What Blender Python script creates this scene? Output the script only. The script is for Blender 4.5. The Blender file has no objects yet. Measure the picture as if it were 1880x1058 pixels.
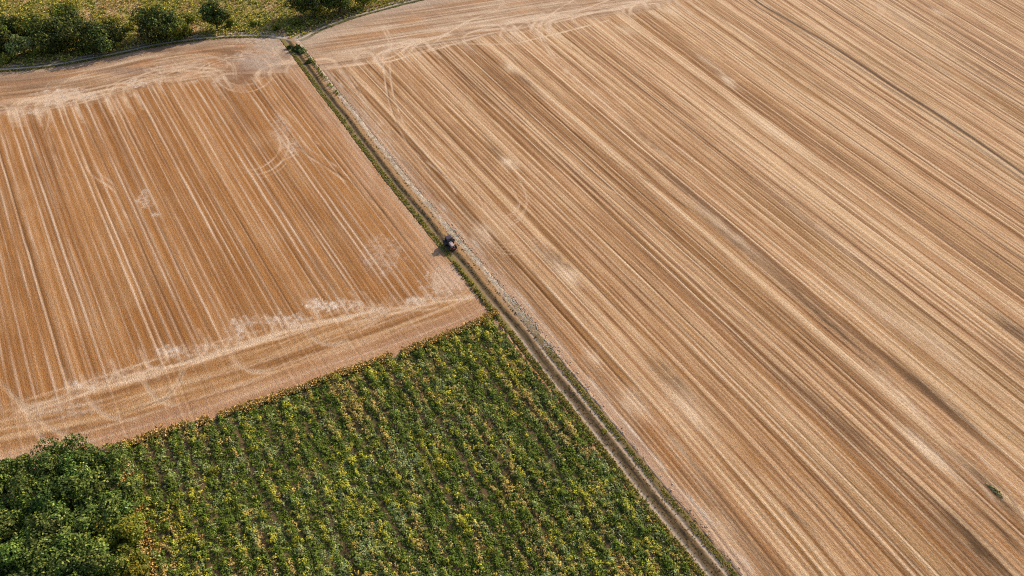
import bpy, math
import numpy as np
from mathutils import Vector

S = bpy.context.scene
COL = S.collection
R = math.radians
rng = np.random.default_rng(11)

# ------------------------------------------------------------------ camera
PITCH, CAM_H, FPX = R(42.8), 100.0, 1253.0        # a drone 100 m up, 24 mm lens
cam_d = bpy.data.cameras.new("camera"); cam = bpy.data.objects.new("camera", cam_d); COL.objects.link(cam)
cam_d.sensor_width = 36.0; cam_d.lens = 36.0 * FPX / 1880.0
cam_d.clip_start = 1.0; cam_d.clip_end = 6000.0
cam.location = (0, 0, CAM_H); cam.rotation_euler = (math.pi / 2 - PITCH, 0, 0)
S.camera = cam

# ------------------------------------------------------------------ light
SUN_EL = R(27.0); SUN_AZ = math.atan2(0.66, 0.75)   # azimuth measured from +Y towards +X
w = bpy.data.worlds.new("World"); S.world = w; w.use_nodes = True
nt = w.node_tree
sky = nt.nodes.new("ShaderNodeTexSky"); sky.sky_type = 'NISHITA'; sky.sun_disc = False
sky.sun_elevation = SUN_EL; sky.sun_rotation = SUN_AZ; sky.dust_density = 2.0
bg = nt.nodes["Background"]; bg.inputs[1].default_value = 0.12
nt.links.new(sky.outputs[0], bg.inputs[0])
sd = bpy.data.lights.new("sun", 'SUN'); sun = bpy.data.objects.new("sun", sd); COL.objects.link(sun)
sd.energy = 4.2; sd.angle = R(0.6); sd.color = (1.0, 0.87, 0.70)
sdir = Vector((math.sin(SUN_AZ) * math.cos(SUN_EL), math.cos(SUN_AZ) * math.cos(SUN_EL), math.sin(SUN_EL)))
sun.rotation_euler = sdir.to_track_quat('Z', 'Y').to_euler()
S.view_settings.view_transform = 'Standard'; S.view_settings.look = 'None'
S.view_settings.gamma = 1.0; S.view_settings.exposure = 0.40
S.cycles.use_denoising = False; S.cycles.filter_width = 1.1
KA = 0.80          # albedo = KA * linear(target colour)

# ------------------------------------------------------------------ helpers
CP, SP = math.cos(PITCH), math.sin(PITCH)
def at(px, py, z=0.0):
    """ground point (at height z) that the photograph shows at pixel px, py"""
    px = np.asarray(px, float); py = np.asarray(py, float)
    a = px - 940.0; b = 529.0 - py
    ry = b * SP + FPX * CP; rz = b * CP - FPX * SP
    t = (z - CAM_H) / rz
    return np.stack([a * t, ry * t], -1)
def pix(x, y, z=0.0):
    d = y * CP - (z - CAM_H) * SP
    d = np.maximum(d, 5.0)
    return 940 + FPX * x / d, 529 - FPX * (y * SP + (z - CAM_H) * CP) / d
def lin(c):
    c = np.asarray(c, float) / 255.0
    return np.where(c <= 0.04045, c / 12.92, ((c + 0.055) / 1.055) ** 2.4)
def alb(*c): return lin(c) * KA
def hsh(ix, iy, seed):
    h = (ix.astype(np.int64) * 374761393 + iy.astype(np.int64) * 668265263 + seed * 2147483647 + 977) & 0xFFFFFFFF
    h = ((h ^ (h >> 13)) * 1274126177) & 0xFFFFFFFF
    h = ((h ^ (h >> 16)) * 2246822519) & 0xFFFFFFFF
    return ((h ^ (h >> 15)) & 0xFFFFFF) / float(0xFFFFFF) * 2 - 1
def noise(x, y, seed=0):
    x = np.asarray(x, float); y = np.asarray(y, float) + 0 * x; x = x + 0 * y
    ix = np.floor(x); iy = np.floor(y); fx = x - ix; fy = y - iy
    fx = fx * fx * (3 - 2 * fx); fy = fy * fy * (3 - 2 * fy)
    a = hsh(ix, iy, seed); b = hsh(ix + 1, iy, seed); c = hsh(ix, iy + 1, seed); d = hsh(ix + 1, iy + 1, seed)
    return (a * (1 - fx) + b * fx) * (1 - fy) + (c * (1 - fx) + d * fx) * fy
def fbm(x, y, seed=0, o=4):
    r = 0; a = 1; t = 0
    for k in range(o):
        r = r + a * noise(x * 2 ** k + 17.3 * k, y * 2 ** k - 9.1 * k, seed + k * 31); t += a; a *= 0.55
    return r / t
def sstep(a, b, x):
    t = np.clip((x - a) / (b - a), 0, 1); return t * t * (3 - 2 * t)
def gauss(x, s): return np.exp(-(x / s) ** 2)
def mixc(c, d, m): return c + (d - c) * np.clip(m, 0, 1)[..., None]
def inpoly(x, y, poly):
    ins = np.zeros(x.shape, bool); n = len(poly)
    for i in range(n):
        x0, y0 = poly[i]; x1, y1 = poly[(i + 1) % n]
        c = ((y0 > y) != (y1 > y)) & (x < (x1 - x0) * (y - y0) / ((y1 - y0) if y1 != y0 else 1e-9) + x0)
        ins ^= c
    return ins
def smooth_line(pts, step=1.0):
    """ground polyline resampled along a Catmull-Rom spline"""
    p = np.asarray(pts, float); p = np.vstack([2 * p[0] - p[1], p, 2 * p[-1] - p[-2]])
    out = []
    for i in range(1, len(p) - 2):
        n = max(2, int(np.linalg.norm(p[i + 1] - p[i]) / step)); t = np.arange(n)[:, None] / n
        a, b, c, d = p[i - 1], p[i], p[i + 1], p[i + 2]
        out.append(0.5 * (2 * b + (c - a) * t + (2 * a - 5 * b + 4 * c - d) * t ** 2 + (3 * b - a - 3 * c + d) * t ** 3))
    out.append(p[-2][None]); return np.vstack(out)
def pxline(pts, step=1.0):
    pts = np.asarray(pts, float); return smooth_line(at(pts[:, 0], pts[:, 1]), step)
def linedist(X, Y, L, maxd=1e9):
    """signed distance (left of travel positive) and arc length to polyline L"""
    D = np.full(X.shape, 1e9); SG = np.ones(X.shape); A = np.zeros(X.shape); s = 0.0
    if maxd < 1e8:
        idx = np.nonzero((X > L[:, 0].min() - maxd) & (X < L[:, 0].max() + maxd) & (Y > L[:, 1].min() - maxd) & (Y < L[:, 1].max() + maxd))[0]
        d, g, a = linedist_sub(X[idx], Y[idx], L); D[idx] = d; SG[idx] = g; A[idx] = a
        return D * SG, A
    d, g, a = linedist_sub(X, Y, L); return d * g, a
def linedist_sub(X, Y, L):
    D = np.full(X.shape, 1e9); SG = np.ones(X.shape); A = np.zeros(X.shape); s = 0.0
    for i in range(len(L) - 1):
        ax, ay = L[i]; bx, by = L[i + 1]; dx, dy = bx - ax, by - ay; l = math.hypot(dx, dy)
        if l < 1e-6: continue
        t = np.clip(((X - ax) * dx + (Y - ay) * dy) / (l * l), 0, 1)
        ex = X - ax - t * dx; ey = Y - ay - t * dy; d = np.hypot(ex, ey)
        m = d < D
        D = np.where(m, d, D); SG = np.where(m, np.where(dx * ey - dy * ex >= 0, 1.0, -1.0), SG); A = np.where(m, s + t * l, A); s += l
    return D, SG, A

def mesh(name, verts, faces, col=None, m=None, smooth=False, parent=None, row=None):
    me = bpy.data.meshes.new(name)
    verts = np.asarray(verts, np.float32); faces = np.asarray(faces, np.int32); k = faces.shape[1]
    me.vertices.add(len(verts)); me.vertices.foreach_set("co", verts.ravel())
    me.loops.add(faces.size); me.loops.foreach_set("vertex_index", faces.ravel())
    me.polygons.add(len(faces)); me.polygons.foreach_set("loop_start", np.arange(0, faces.size, k, dtype=np.int32))
    if smooth: me.polygons.foreach_set("use_smooth", np.ones(len(faces), bool))
    me.update(calc_edges=True)
    if col is not None:
        a = me.attributes.new("Col", 'FLOAT_COLOR', 'POINT')
        c = np.ones((len(verts), 4), np.float32); c[:, :3] = np.clip(col, 0.004, 0.95); a.data.foreach_set("color", c.ravel())
    if row is not None:
        a = me.attributes.new("Row", 'FLOAT_VECTOR', 'POINT'); a.data.foreach_set("vector", np.column_stack(row + (row[0] * 0,)).astype(np.float32).ravel())
    if m is not None: me.materials.append(m)
    o = bpy.data.objects.new(name, me); COL.objects.link(o)
    if parent is not None: o.parent = parent
    return o
def tag(o, label=None, cat=None, group=None, kind=None):
    if label: o["label"] = label
    if cat: o["category"] = cat
    if group: o["group"] = group
    if kind: o["kind"] = kind
    return o

def mat(name, rough=0.9, grain=0.0, scale=3.0, bump=0.0, trans=0.0, color=None, metal=0.0, coat=0.0, spec=0.2, row=False):
    m = bpy.data.materials.new(name); m.use_nodes = True; t = m.node_tree; b = t.nodes["Principled BSDF"]
    b.inputs["Roughness"].default_value = rough; b.inputs["Specular IOR Level"].default_value = spec
    b.inputs["Metallic"].default_value = metal; b.inputs["Coat Weight"].default_value = coat
    if color is None:
        a = t.nodes.new("ShaderNodeAttribute"); a.attribute_name = "Col"; src = a.outputs["Color"]
    else:
        a = t.nodes.new("ShaderNodeRGB"); a.outputs[0].default_value = (*color, 1); src = a.outputs[0]
    if grain:
        tc = t.nodes.new("ShaderNodeTexCoord"); n = t.nodes.new("ShaderNodeTexNoise")
        n.inputs["Scale"].default_value = scale; n.inputs["Detail"].default_value = 3.0; n.inputs["Roughness"].default_value = 0.75
        if row:
            at_ = t.nodes.new("ShaderNodeAttribute"); at_.attribute_name = "Row"
            mp = t.nodes.new("ShaderNodeVectorMath"); mp.operation = 'MULTIPLY'; mp.inputs[1].default_value = (1.5, 0.55, 1.0)
            t.links.new(at_.outputs["Vector"], mp.inputs[0]); t.links.new(mp.outputs[0], n.inputs["Vector"])
        else: t.links.new(tc.outputs["Object"], n.inputs["Vector"])
        mr = t.nodes.new("ShaderNodeMapRange"); mr.inputs[1].default_value = 0.3; mr.inputs[2].default_value = 0.7
        mr.inputs[3].default_value = 1 - grain; mr.inputs[4].default_value = 1 + grain; mr.clamp = False
        t.links.new(n.outputs[0], mr.inputs[0])
        vm = t.nodes.new("ShaderNodeVectorMath"); vm.operation = 'SCALE'
        t.links.new(src, vm.inputs[0]); t.links.new(mr.outputs[0], vm.inputs["Scale"]); src = vm.outputs[0]
        if bump:
            bp = t.nodes.new("ShaderNodeBump"); bp.inputs["Strength"].default_value = 1.0; bp.inputs["Distance"].default_value = bump
            t.links.new(n.outputs[0], bp.inputs["Height"]); t.links.new(bp.outputs[0], b.inputs["Normal"])
    t.links.new(src, b.inputs["Base Color"])
    if trans:
        tr = t.nodes.new("ShaderNodeBsdfTranslucent"); t.links.new(src, tr.inputs[0])
        mx = t.nodes.new("ShaderNodeMixShader"); mx.inputs[0].default_value = trans
        t.links.new(b.outputs[0], mx.inputs[1]); t.links.new(tr.outputs[0], mx.inputs[2])
        t.links.new(mx.outputs[0], t.nodes["Material Output"].inputs[0])
    return m
M_STUB = mat("stubble", 0.95, 0.34, 3.6, 0.16, row=True)
M_SOIL = mat("track_earth", 0.95, 0.28, 2.4, 0.08)
M_MEAD = mat("meadow_turf", 0.95, 0.40, 1.6, 0.15)
M_LEAF = mat("leaf", 0.75, trans=0.15, spec=0.15)
M_GRASS = mat("grass_blade", 0.85, trans=0.12, spec=.1)
M_BARK = mat("bark", 0.9, 0.3, 6.0, 0.03, color=tuple(alb(95, 80, 66)))
M_STONE = mat("chalk_stone", 0.9, 0.2, 8.0)

# ------------------------------------------------------------------ lines read off the photograph
TRACK_PX = [(528, 70), (548, 96), (575, 132), (604, 170), (660, 242), (720, 320), (790, 405), (834, 456), (872, 502),
            (908, 546), (962, 614), (1032, 702), (1104, 793), (1184, 893), (1254, 978), (1320, 1058), (1400, 1155)]
TRACK = pxline(TRACK_PX)
UPTRACK = pxline([(-110, 131), (-40, 128), (0, 125), (60, 121), (120, 113), (200, 98), (280, 81), (360, 69), (420, 64), (480, 63), (520, 66), (548, 70),
                  (566, 60), (590, 49), (640, 31), (700, 14), (760, -1), (820, -15), (900, -32), (1000, -50), (1100, -66)])
CROP_PX = [(902, 582), (950, 643), (1019, 730), (1088, 818), (1167, 918), (1236, 1004), (1316, 1105), (1366, 1170), (-120, 1170), (-120, 900), (0, 872),
           (120, 848), (200, 828), (300, 796), (400, 766), (500, 734), (620, 690), (720, 656), (800, 626), (860, 602)]
def y_on(line, x):
    p = np.array(line); return np.interp(x, p[:, 0], p[:, 1])

# ------------------------------------------------------------------ row directions (dx/dy in the photograph) -> streamline grids
RS = [(720, 255, .93), (1040, 175, 1.1), (1400, 155, 1.43), (1760, 115, 1.58), (1020, 355, 1.03), (1340, 355, 1.25), (1700, 355, 1.4), (1120, 575, .94),
      (1450, 575, 1.15), (1760, 575, 1.3), (1220, 775, .86), (1500, 775, 1.05), (1770, 775, 1.2), (1380, 975, .83), (1600, 975, .95), (1780, 975, 1.0), (1120, 750, .82)]
LS = [(30, 275, .27), (140, 275, .42), (265, 255, .49), (340, 255, .57), (440, 280, .62), (555, 255, .72), (590, 230, .84), (20, 495, .24), (100, 495, .33),
      (180, 495, .42), (275, 495, .476), (375, 495, .6), (430, 475, .52), (510, 475, .61), (590, 475, .66), (660, 435, .71), (740, 435, .76), (15, 675, .22),
      (60, 675, .26), (100, 675, .29), (150, 650, .30), (640, 860, .53), (425, 920, .38), (960, 800, .64), (1015, 925, .66), (1200, 1000, .74), (300, 638, .385), (440, 600, .527)]
def fitdir(smp):
    a = np.array(smp); x = a[:, 0] / 1000; y = a[:, 1] / 1000
    A = np.stack([np.ones_like(x), x, y, x * y, x * x, y * y], 1)
    c = np.linalg.lstsq(A, a[:, 2], rcond=None)[0]
    def f(P):
        px, py = pix(P[:, 0], P[:, 1]); px = np.clip(px, -60, 1960); py = np.clip(py, -60, 1120)
        X, Y = px / 1000, py / 1000
        s = c[0] + c[1] * X + c[2] * Y + c[3] * X * Y + c[4] * X * X + c[5] * Y * Y
        d = at(px + s, py + 1.0) - at(px, py)
        return d / np.linalg.norm(d, axis=1, keepdims=True)
    return f
def march(f, P, ds, n, perp=False):
    out = [P]
    for _ in range(n):
        d1 = f(P)
        if perp: d1 = np.stack([-d1[:, 1], d1[:, 0]], 1)
        d2 = f(P + d1 * ds / 2)
        if perp: d2 = np.stack([-d2[:, 1], d2[:, 0]], 1)
        P = P + d2 * ds; out.append(P)
    return out
def row_grid(f, start, u0, u1, du, v0, v1, dv):
    """u = metres across the rows (growing to the right of the photo), v = metres along them"""
    s = at(*start)[None]
    a = march(f, s, du, int(u1 / du), True); b = march(f, s, -du, int(-u0 / du), True)
    seed = np.vstack(b[:0:-1] + a); U = (np.arange(len(seed)) - (len(b) - 1)) * du
    c = march(f, seed, dv, int(v1 / dv)); d = march(f, seed, -dv, int(-v0 / dv))
    P = np.stack(d[:0:-1] + c, 1); V = (np.arange(P.shape[1]) - (len(d) - 1)) * dv
    UU, VV = np.meshgrid(U, V, indexing='ij')
    nu, nv = UU.shape; i = np.arange(nu * nv).reshape(nu, nv)
    F = np.stack([i[:-1, :-1], i[1:, :-1], i[1:, 1:], i[:-1, 1:]], -1).reshape(-1, 4)
    e1 = P[1, 0] - P[0, 0]; e2 = P[0, 1] - P[0, 0]
    if e1[0] * e2[1] - e1[1] * e2[0] < 0: F = F[:, ::-1]
    return P.reshape(-1, 2), UU.ravel(), VV.ravel(), F
def compact(F, *arrs):
    used = np.zeros(len(arrs[0]), bool); used[F.ravel()] = True
    mp = np.cumsum(used) - 1
    return (mp[F],) + tuple(a[used] for a in arrs)
INV = 90
def visible(px, py): return (px > -INV) & (px < 1880 + INV) & (py > -INV) & (py < 1058 + INV)

def draw_lines(X, Y, col, H, lines):
    """wheel marks pressed into the straw: (pixel points, width m, strength, colour)"""
    for pts, wd, st, cc in lines:
        L = pxline(pts, 1.2); D, A = linedist(X, Y, L, 2.5)
        D = np.abs(D); idx = np.nonzero(D < 2.5)[0]
        if not len(idx): continue
        tot = max(A[idx].max(), 1.0)
        k = gauss(D[idx], wd) * st * (1.0 if wd > .55 else np.clip(0.75 + 0.7 * noise(A[idx] / 3.0, D[idx] * 0, 5), 0.1, 1.2)) * sstep(0, 2.5, A[idx]) * sstep(0, 2.5, tot - A[idx])
        col[idx] = mixc(col[idx], cc, k); H[idx] -= 0.03 * k
def strips(u, v, w_, seed):
    """the passes of the machine: strips of random tone with fairly crisp edges, -1..1"""
    x = u / w_ + 0.9 * noise(u / (2.7 * w_), u * 0, seed) + 0.10 * noise(v / 30, u / 6, seed + 1)
    k = np.floor(x); f = x - k; a = hsh(k, k * 0, seed + 2); b = hsh(k + 1, k * 0, seed + 2)
    t = a + (b - a) * sstep(.72, 1.0, f)
    return t * np.clip(.8 + .7 * noise(v / 35, k * 5.1, seed + 3), .1, 1.4)
def rows_pattern(u, v, P, seed):
    """pale wheel lines with a dark edge, one every P metres, each with its own strength"""
    uw = u + 0.22 * noise(v / 45, u / 15, seed) + 0.06 * noise(v / 8, u / 4, seed + 1)
    k0 = np.floor(uw / P); pale = np.zeros_like(u); dark = np.zeros_like(u)
    for dk in (-1, 0, 1):
        k = k0 + dk; c = (k + 0.5 + 0.24 * hsh(k, k * 0, seed + 2)) * P
        st = np.clip(0.62 + 0.45 * hsh(k, k * 0, seed + 3), 0.12, 1) * np.clip(0.75 + 0.6 * noise(v / 16, k * 7.7, seed + 4), 0.1, 1.3)
        wd = (0.19 + 0.07 * hsh(k, k * 0, seed + 5)) * min(1, .55 + P / 4)
        pale = np.maximum(pale, st * gauss(uw - c, wd))
        sd_ = np.clip(0.4 + 0.7 * hsh(k, k * 0, seed + 6), 0, 1) * np.clip(0.7 + 0.7 * noise(v / 20, k * 3.1, seed + 7), 0, 1.3)
        dark = np.maximum(dark, sd_ * gauss(uw - c - 0.20 * P, 0.11 * P))
    return pale, dark

PALE = alb(232, 202, 172); CHALK = alb(224, 205, 188); DARK = alb(108, 78, 50)

# ================================================================== RIGHT STUBBLE FIELD
fR = fitdir(RS)
P, U, V, F = row_grid(fR, (1200, 480), -130, 215, 0.24, -250, 120, 0.42)
px, py = pix(P[:, 0], P[:, 1])
keepv = visible(px, py)
F = F[keepv[F].all(1)]
fx, fy = px[F].mean(1), py[F].mean(1)
xt = np.interp(fy, [p[1] for p in TRACK_PX], [p[0] for p in TRACK_PX])
yt_up = np.where(fx < 548, 70, np.interp(fx, [548, 566, 590, 640, 700, 760, 820, 900, 1000, 1100], [70, 60, 49, 31, 14, -1, -15, -32, -50, -66]))
F = F[(fx > xt) & (fy > yt_up - 2)]
F, P, U, V, px, py = compact(F, P, U, V, px, py)
X, Y = P[:, 0], P[:, 1]
uw = U + 0.35 * noise(V / 60, U / 25, 90) + 0.08 * noise(V / 9, U / 5, 91)
val = (0.22 * noise(uw / 0.30, V / 30, 1) + 0.34 * strips(uw, V, 0.55, 610) + 0.28 * strips(uw, V, 1.3, 620)
       + 0.14 * noise(uw / 4.2, V / 110, 4) + 0.14 * fbm(uw / 14, V / 40, 5, 3) + 0.14 * noise(uw / .5, V / 5, 6))
pale, dark = rows_pattern(U, V, 1.75, 20)
pale2, dark2 = rows_pattern(U + 1.1, V, 0.95, 40)
base = np.ones((len(P), 1)) * alb(188, 140, 96)
c = mixc(base, alb(168, 118, 66), sstep(0.0, 0.6, noise(uw / 1.9, V / 80, 7)) * 0.7)
far = sstep(950, 1800, px)
c = mixc(c, alb(166, 128, 80), sstep(0.1, 0.8, noise(uw / 5, V / 60, 8)) * 0.6 * far)
c = mixc(c, alb(226, 188, 146), np.clip(val * 2.2, 0, 1) * 0.95)
c = mixc(c, alb(118, 76, 38), np.clip(-val * 2.0, 0, 1) * 0.92)
c = mixc(c, alb(106, 72, 40), np.clip(dark * 0.9 + dark2 * 0.45, 0, .9))
c = mixc(c, alb(240, 208, 172), np.clip(pale * 1.1 + pale2 * 0.5, 0, .97))
H = 0.05 * val + 0.06 * pale - 0.06 * dark + 0.02 * pale2
# named streaks and patches: (x, y, across m, along m, strength, colour)
def spot(lst):
    global c
    for (x, y, su, sv, st, cc) in lst:
        i = int(np.argmin((px - x) ** 2 + (py - y) ** 2)); du_ = (U - U[i]) + 0.5 * noise(V / 2.0, U / 1.0, int(x)); dv_ = (V - V[i]) + 1.2 * noise(U / 0.6, V / 3, int(y))
        m = np.exp(-(du_ / su) ** 2 - (dv_ / sv) ** 2) * st * np.clip(0.92 + 0.45 * noise(U / 0.3, V / 2.5, 61) + .4 * strips(U, V, .45, 660), 0.05, 1.2)
        c = mixc(c, cc, m)
DK, DK2, PL, OR = alb(122, 90, 62), alb(98, 72, 48), alb(238, 210, 178), alb(186, 122, 62)
spot([(965, 150, 1.2, 7, .7, DK), (912, 282, 1.0, 5, .8, DK), (1008, 470, 1.4, 5, .75, DK), (1032, 482, .6, 4, .7, DK2), (1236, 695, 1.0, 6, .75, DK2), (1215, 690, .8, 6, .6, DK), (1868, 612, 2.0, 7, .8, DK2),
      (1720, 728, 1.6, 10, .85, DK2), (1700, 716, 1.0, 8, .7, DK2), (1752, 765, .8, 9, .6, DK), (1800, 1010, 1.4, 8, .9, DK2), (1775, 975, 1.0, 6, .7, DK2), (1830, 968, .8, 4.5, .85, DK2), (1790, 862, 1.2, 5, .75, DK),
      (1345, 440, 1.1, 14, .75, DK), (1450, 520, 1.2, 14, .7, DK), (1530, 600, 1.2, 14, .8, DK2), (1625, 655, 1.0, 8, .6, DK), (1505, 745, 1.3, 9, .6, DK), (1560, 790, .9, 7, .6, DK), (1240, 330, .9, 14, .6, DK), (1190, 260, .9, 14, .55, DK),
      (1690, 60, 1.3, 16, .6, DK), (1790, 130, 1.3, 16, .6, DK), (1860, 205, 2.0, 14, .6, alb(150, 108, 62)), (1830, 470, 1.2, 9, .5, DK), (1330, 935, 1.0, 8, .5, DK), (1410, 1040, 1.0, 7, .6, DK), (1465, 950, .6, 4, .7, DK2),
      (936, 300, 1.6, 2.6, .85, PL), (938, 125, 1.7, 3.5, .7, PL), (1046, 506, 1.7, 2.8, .85, PL), (1030, 490, .8, 6, .6, PL), (1338, 150, 1.3, 4.5, .85, PL), (1300, 115, 1.1, 9, .6, PL), (1165, 742, 2.0, 3.5, .75, PL), (1262, 748, 2.4, 5.5, .65, PL),
      (1225, 795, .7, 10, .5, PL), (890, 425, 2.2, 3.5, .7, PL), (1702, 826, 1.4, 6, .75, PL), (1640, 715, .9, 7, .7, PL), (1680, 752, .8, 5, .7, PL), (1085, 655, 1.4, 2.6, .6, PL), (1330, 985, 1.6, 6, .5, PL), (1520, 430, 1.6, 16, .45, PL),
      (1600, 560, 2.2, 12, .5, PL), (1725, 640, 1.8, 10, .5, PL), (1420, 240, 1.6, 14, .45, PL), (1330, 420, 1.2, 12, .5, PL), (1660, 30, 2.0, 10, .4, PL), (1180, 770, 1.1, 5, .3, OR), (1225, 830, 1.1, 5, .3, OR), (1210, 770, 1.0, 3, .3, OR),
      (1715, 770, .9, 6, .3, OR), (1850, 1010, 1.6, 5, .3, OR), (1060, 640, 1.0, 4, .3, OR), (1150, 55, 2.5, 4, .45, PL), (1230, 20, 3, 6, .35, PL), (1725, 25, 1.4, 4, .5, PL), (1170, 930, .9, 6, .4, PL), (1860, 660, 1.6, 6, .6, DK), (1842, 925, .7, 4, .8, DK2), (1808, 885, .8, 3, .6, DK)])
# strip along the farm track: lilac-grey chalky earth, then pebbles
D, A = linedist(X, Y, TRACK, 16.0); D = np.abs(D); D0 = D
m = sstep(5.6, 4.0, D + 0.5 * noise(A / 9, D / 2, 71)) * (0.66 + 0.3 * noise(A / 5, D / 0.7, 72))
c = mixc(c, alb(202, 170, 146), m * 0.75)
c = mixc(c, alb(164, 132, 110), sstep(0.1, 0.7, noise(A / 9, D / 0.35, 73)) * m * 0.7)
c = mixc(c, alb(226, 210, 192), gauss(D - 5.0, 0.5) * np.clip(noise(A / 4, D / 0.5, 75) + .2, 0, 1) * 0.6)
# top headland, streaks parallel to the upper track
HEADR = [(560, 132), (600, 126), (700, 106), (800, 84), (900, 66), (1000, 50), (1100, 34), (1200, 16), (1290, -2), (1400, -24), (1600, -60), (1800, -90)]
yh = y_on(HEADR, px) + 5 * noise(px / 30, py / 30, 77) + 5 * noise(U / .8, V / 6, 78)
hm = sstep(7, -10, py - yh)
Du, Au = linedist(X, Y, UPTRACK); Du = np.abs(Du)
Dh = np.hypot(X - at(620, 40)[0] * 0, 0 * X); dh = at(1100, 30) - at(640, 100); dh = dh / np.linalg.norm(dh); Ah = X * dh[0] + Y * dh[1]; Dh = -X * dh[1] + Y * dh[0] + 0.5 * noise(Ah / 30, Du / 10, 100)
hv = 0.55 * noise(Dh / 0.4, Ah / 16, 101) + 0.45 * noise(Dh / 1.0, Ah / 26, 102) + 0.35 * noise(Dh / 3, Ah / 40, 103) + 0.3 * fbm(X / 5, Y / 5, 104, 4)
hc = mixc(np.ones((len(P), 1)) * alb(196, 164, 134), alb(232, 206, 180), np.clip(hv * 1.4, 0, 1) * 0.8)
hc = mixc(hc, alb(150, 114, 86), np.clip(-hv * 1.8, 0, 1) * 0.85)
hc = mixc(hc, alb(196, 146, 100), sstep(0.15, 0.6, noise(Dh / 2, Ah / 14, 105)) * 0.6 * sstep(8, 20, Du))
hc = mixc(hc, alb(190, 168, 148), sstep(14, 5, Du) * 0.6)
c = mixc(c, hc, hm * 0.92); H *= (1 - 0.6 * hm)
q = lambda pts: [(480 + a / 2.9375, b / 2.9375) for a, b in pts]
lines = []
def pair(pts, wd=0.24, st=0.6, cc=PALE, gap=5):
    wd *= 1.5; st *= 1.15
    lines.append((pts, wd, st, cc)); lines.append(([(a + gap, b - gap * 0.5) for a, b in pts], wd, st * 0.9, cc))
lines.append((q([(655, 300), (665, 430), (690, 560), (740, 690), (800, 790), (900, 880), (1000, 970), (1060, 1058)]), .24, .75, PALE))
lines.append((q([(690, 300), (700, 450), (730, 570), (780, 690), (850, 790), (950, 870), (1120, 990)]), .24, .75, PALE))
lines.append((q([(672, 420), (697, 560), (748, 690), (808, 790)]), .2, .5, DARK))
pair(q([(440, 380), (500, 470), (540, 540), (620, 650), (740, 800)]), .22, .5)
pair(q([(1490, 140), (1510, 220), (1570, 310), (1640, 390), (1760, 490), (1880, 580)]), .24, .6)
pair(q([(330, 375), (520, 350), (700, 330), (860, 280), (1040, 240), (1300, 240), (1480, 210), (1880, 110)]), .24, .75, PALE, 3)
pair(q([(500, 350), (700, 310), (860, 220), (1200, 170), (1500, 140), (1880, 50), (2300, -40)]), .24, .6)
pair(q([(820, 300), (1040, 240), (1250, 180), (1500, 130), (1880, 0)]), .24, .6)
pair(q([(650, 340), (690, 240), (640, 130)]), .24, .5)
pair(q([(1490, 210), (1500, 130), (1600, 50), (1720, -20)]), .24, .6)
pair(q([(900, 250), (1100, 120), (1260, 60), (1300, 10)]), .24, .5)
pair(q([(760, 330), (840, 240), (1000, 180), (1180, 90), (1400, 40)]), .24, .45)
pair(q([(1100, 200), (1300, 290), (1420, 420), (1560, 560)]), .22, .35)
for k in range(5):
    r = 9 + 6.5 * k
    lines.append(([(905 - r * 1.0, 372 - r * .9), (912 - r * .55, 384 + r * .2), (925, 390 + r * .75), (938 + r * .55, 386 + r * .4), (944 + r * .8, 372 - r * .3), (930 + r * .7, 348 - r * .9)][(k % 2):6 - (k % 3)], .2, .5, PALE))
for k in range(4):
    lines.append(([(868 + 4 * k, 430 - 6 * k), (890, 452 - 5 * k), (925, 466 - 6 * k), (965, 464 - 7 * k), (1000, 455 - 8 * k)], .18, .38, PALE))
for k in range(4):
    lines.append(([(1590 - 3 * k, 2 - 2 * k), (1606 + 4 * k, 8), (1614 + 4 * k, 18), (1608 + 2 * k, 26 + 2 * k)], .22, .4, PALE))
def turns(head, xs, slope, lo, col_, up):
    """curved wheel marks swinging out of the rows into the headland"""
    for x in xs:
        y = float(y_on(head, x)); sl = slope(x); r_ = rng.uniform(14, 34); dr = rng.choice([-1, 1]); ln = rng.uniform(50, 160); g = rng.uniform(.10, .2)
        hs = (float(y_on(head, x + 20)) - float(y_on(head, x - 20))) / 40
        y0 = y + up * rng.uniform(10, 40); p0 = (x + sl * (y0 - y), y0); p1 = (x, y + up * 2); p2 = (x + dr * r_ * .5, y - up * (r_ * .55) + hs * dr * r_ * .5); p3 = (x + dr * (r_ + ln * .4), y - up * (r_ * .75) + hs * dr * (r_ + ln * .4)); p4 = (x + dr * (r_ + ln), y - up * r_ * .8 + hs * dr * (r_ + ln))
        st = rng.uniform(.25, .8)
        for q_ in (0, 4): lines.append(([(a + q_ * (1 - i_ / 5), b - q_ * .8 * (i_ / 5)) for i_, (a, b) in enumerate((p0, p1, p2, p3, p4))], lo, st, col_))
turns(HEADR, rng.uniform(600, 1280, 34), lambda x: .75 + (x - 600) * .0008, .40, PALE, 1)
DL = [(1360, -24), (1393, 5), (1440, 33), (1505.6, 71.5), (1580, 119), (1641.7, 160), (1743.8, 224.7), (1876.6, 318), (1960, 380)]
lines += [(DL, .62, .95, alb(84, 62, 46)), ([(a + 5, b - 3) for a, b in DL], .2, .6, PALE), ([(a - 8, b + 5) for a, b in DL], .56, .6, alb(112, 84, 58)), ([(a - 12, b + 7) for a, b in DL], .22, .5, PALE)]
lines += [([(1129, 292), (1200, 340), (1270, 386), (1340, 435), (1420, 495)], .24, .6, DARK), ([(1075, 262), (1129, 297), (1170, 330), (1215, 380)], .22, .5, DARK), ([(1030, 270), (1090, 330), (1160, 372), (1240, 440), (1330, 520)], .22, .45, PALE)]
lines += [([(1690, 770), (1740, 800), (1790, 830), (1830, 875), (1870, 930)], .3, .5, PALE), ([(1700, 800), (1760, 850), (1800, 890), (1860, 960)], .3, .5, PALE), ([(1760, 830), (1800, 858), (1835, 890), (1880, 950)], .3, .55, DARK)]
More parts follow.
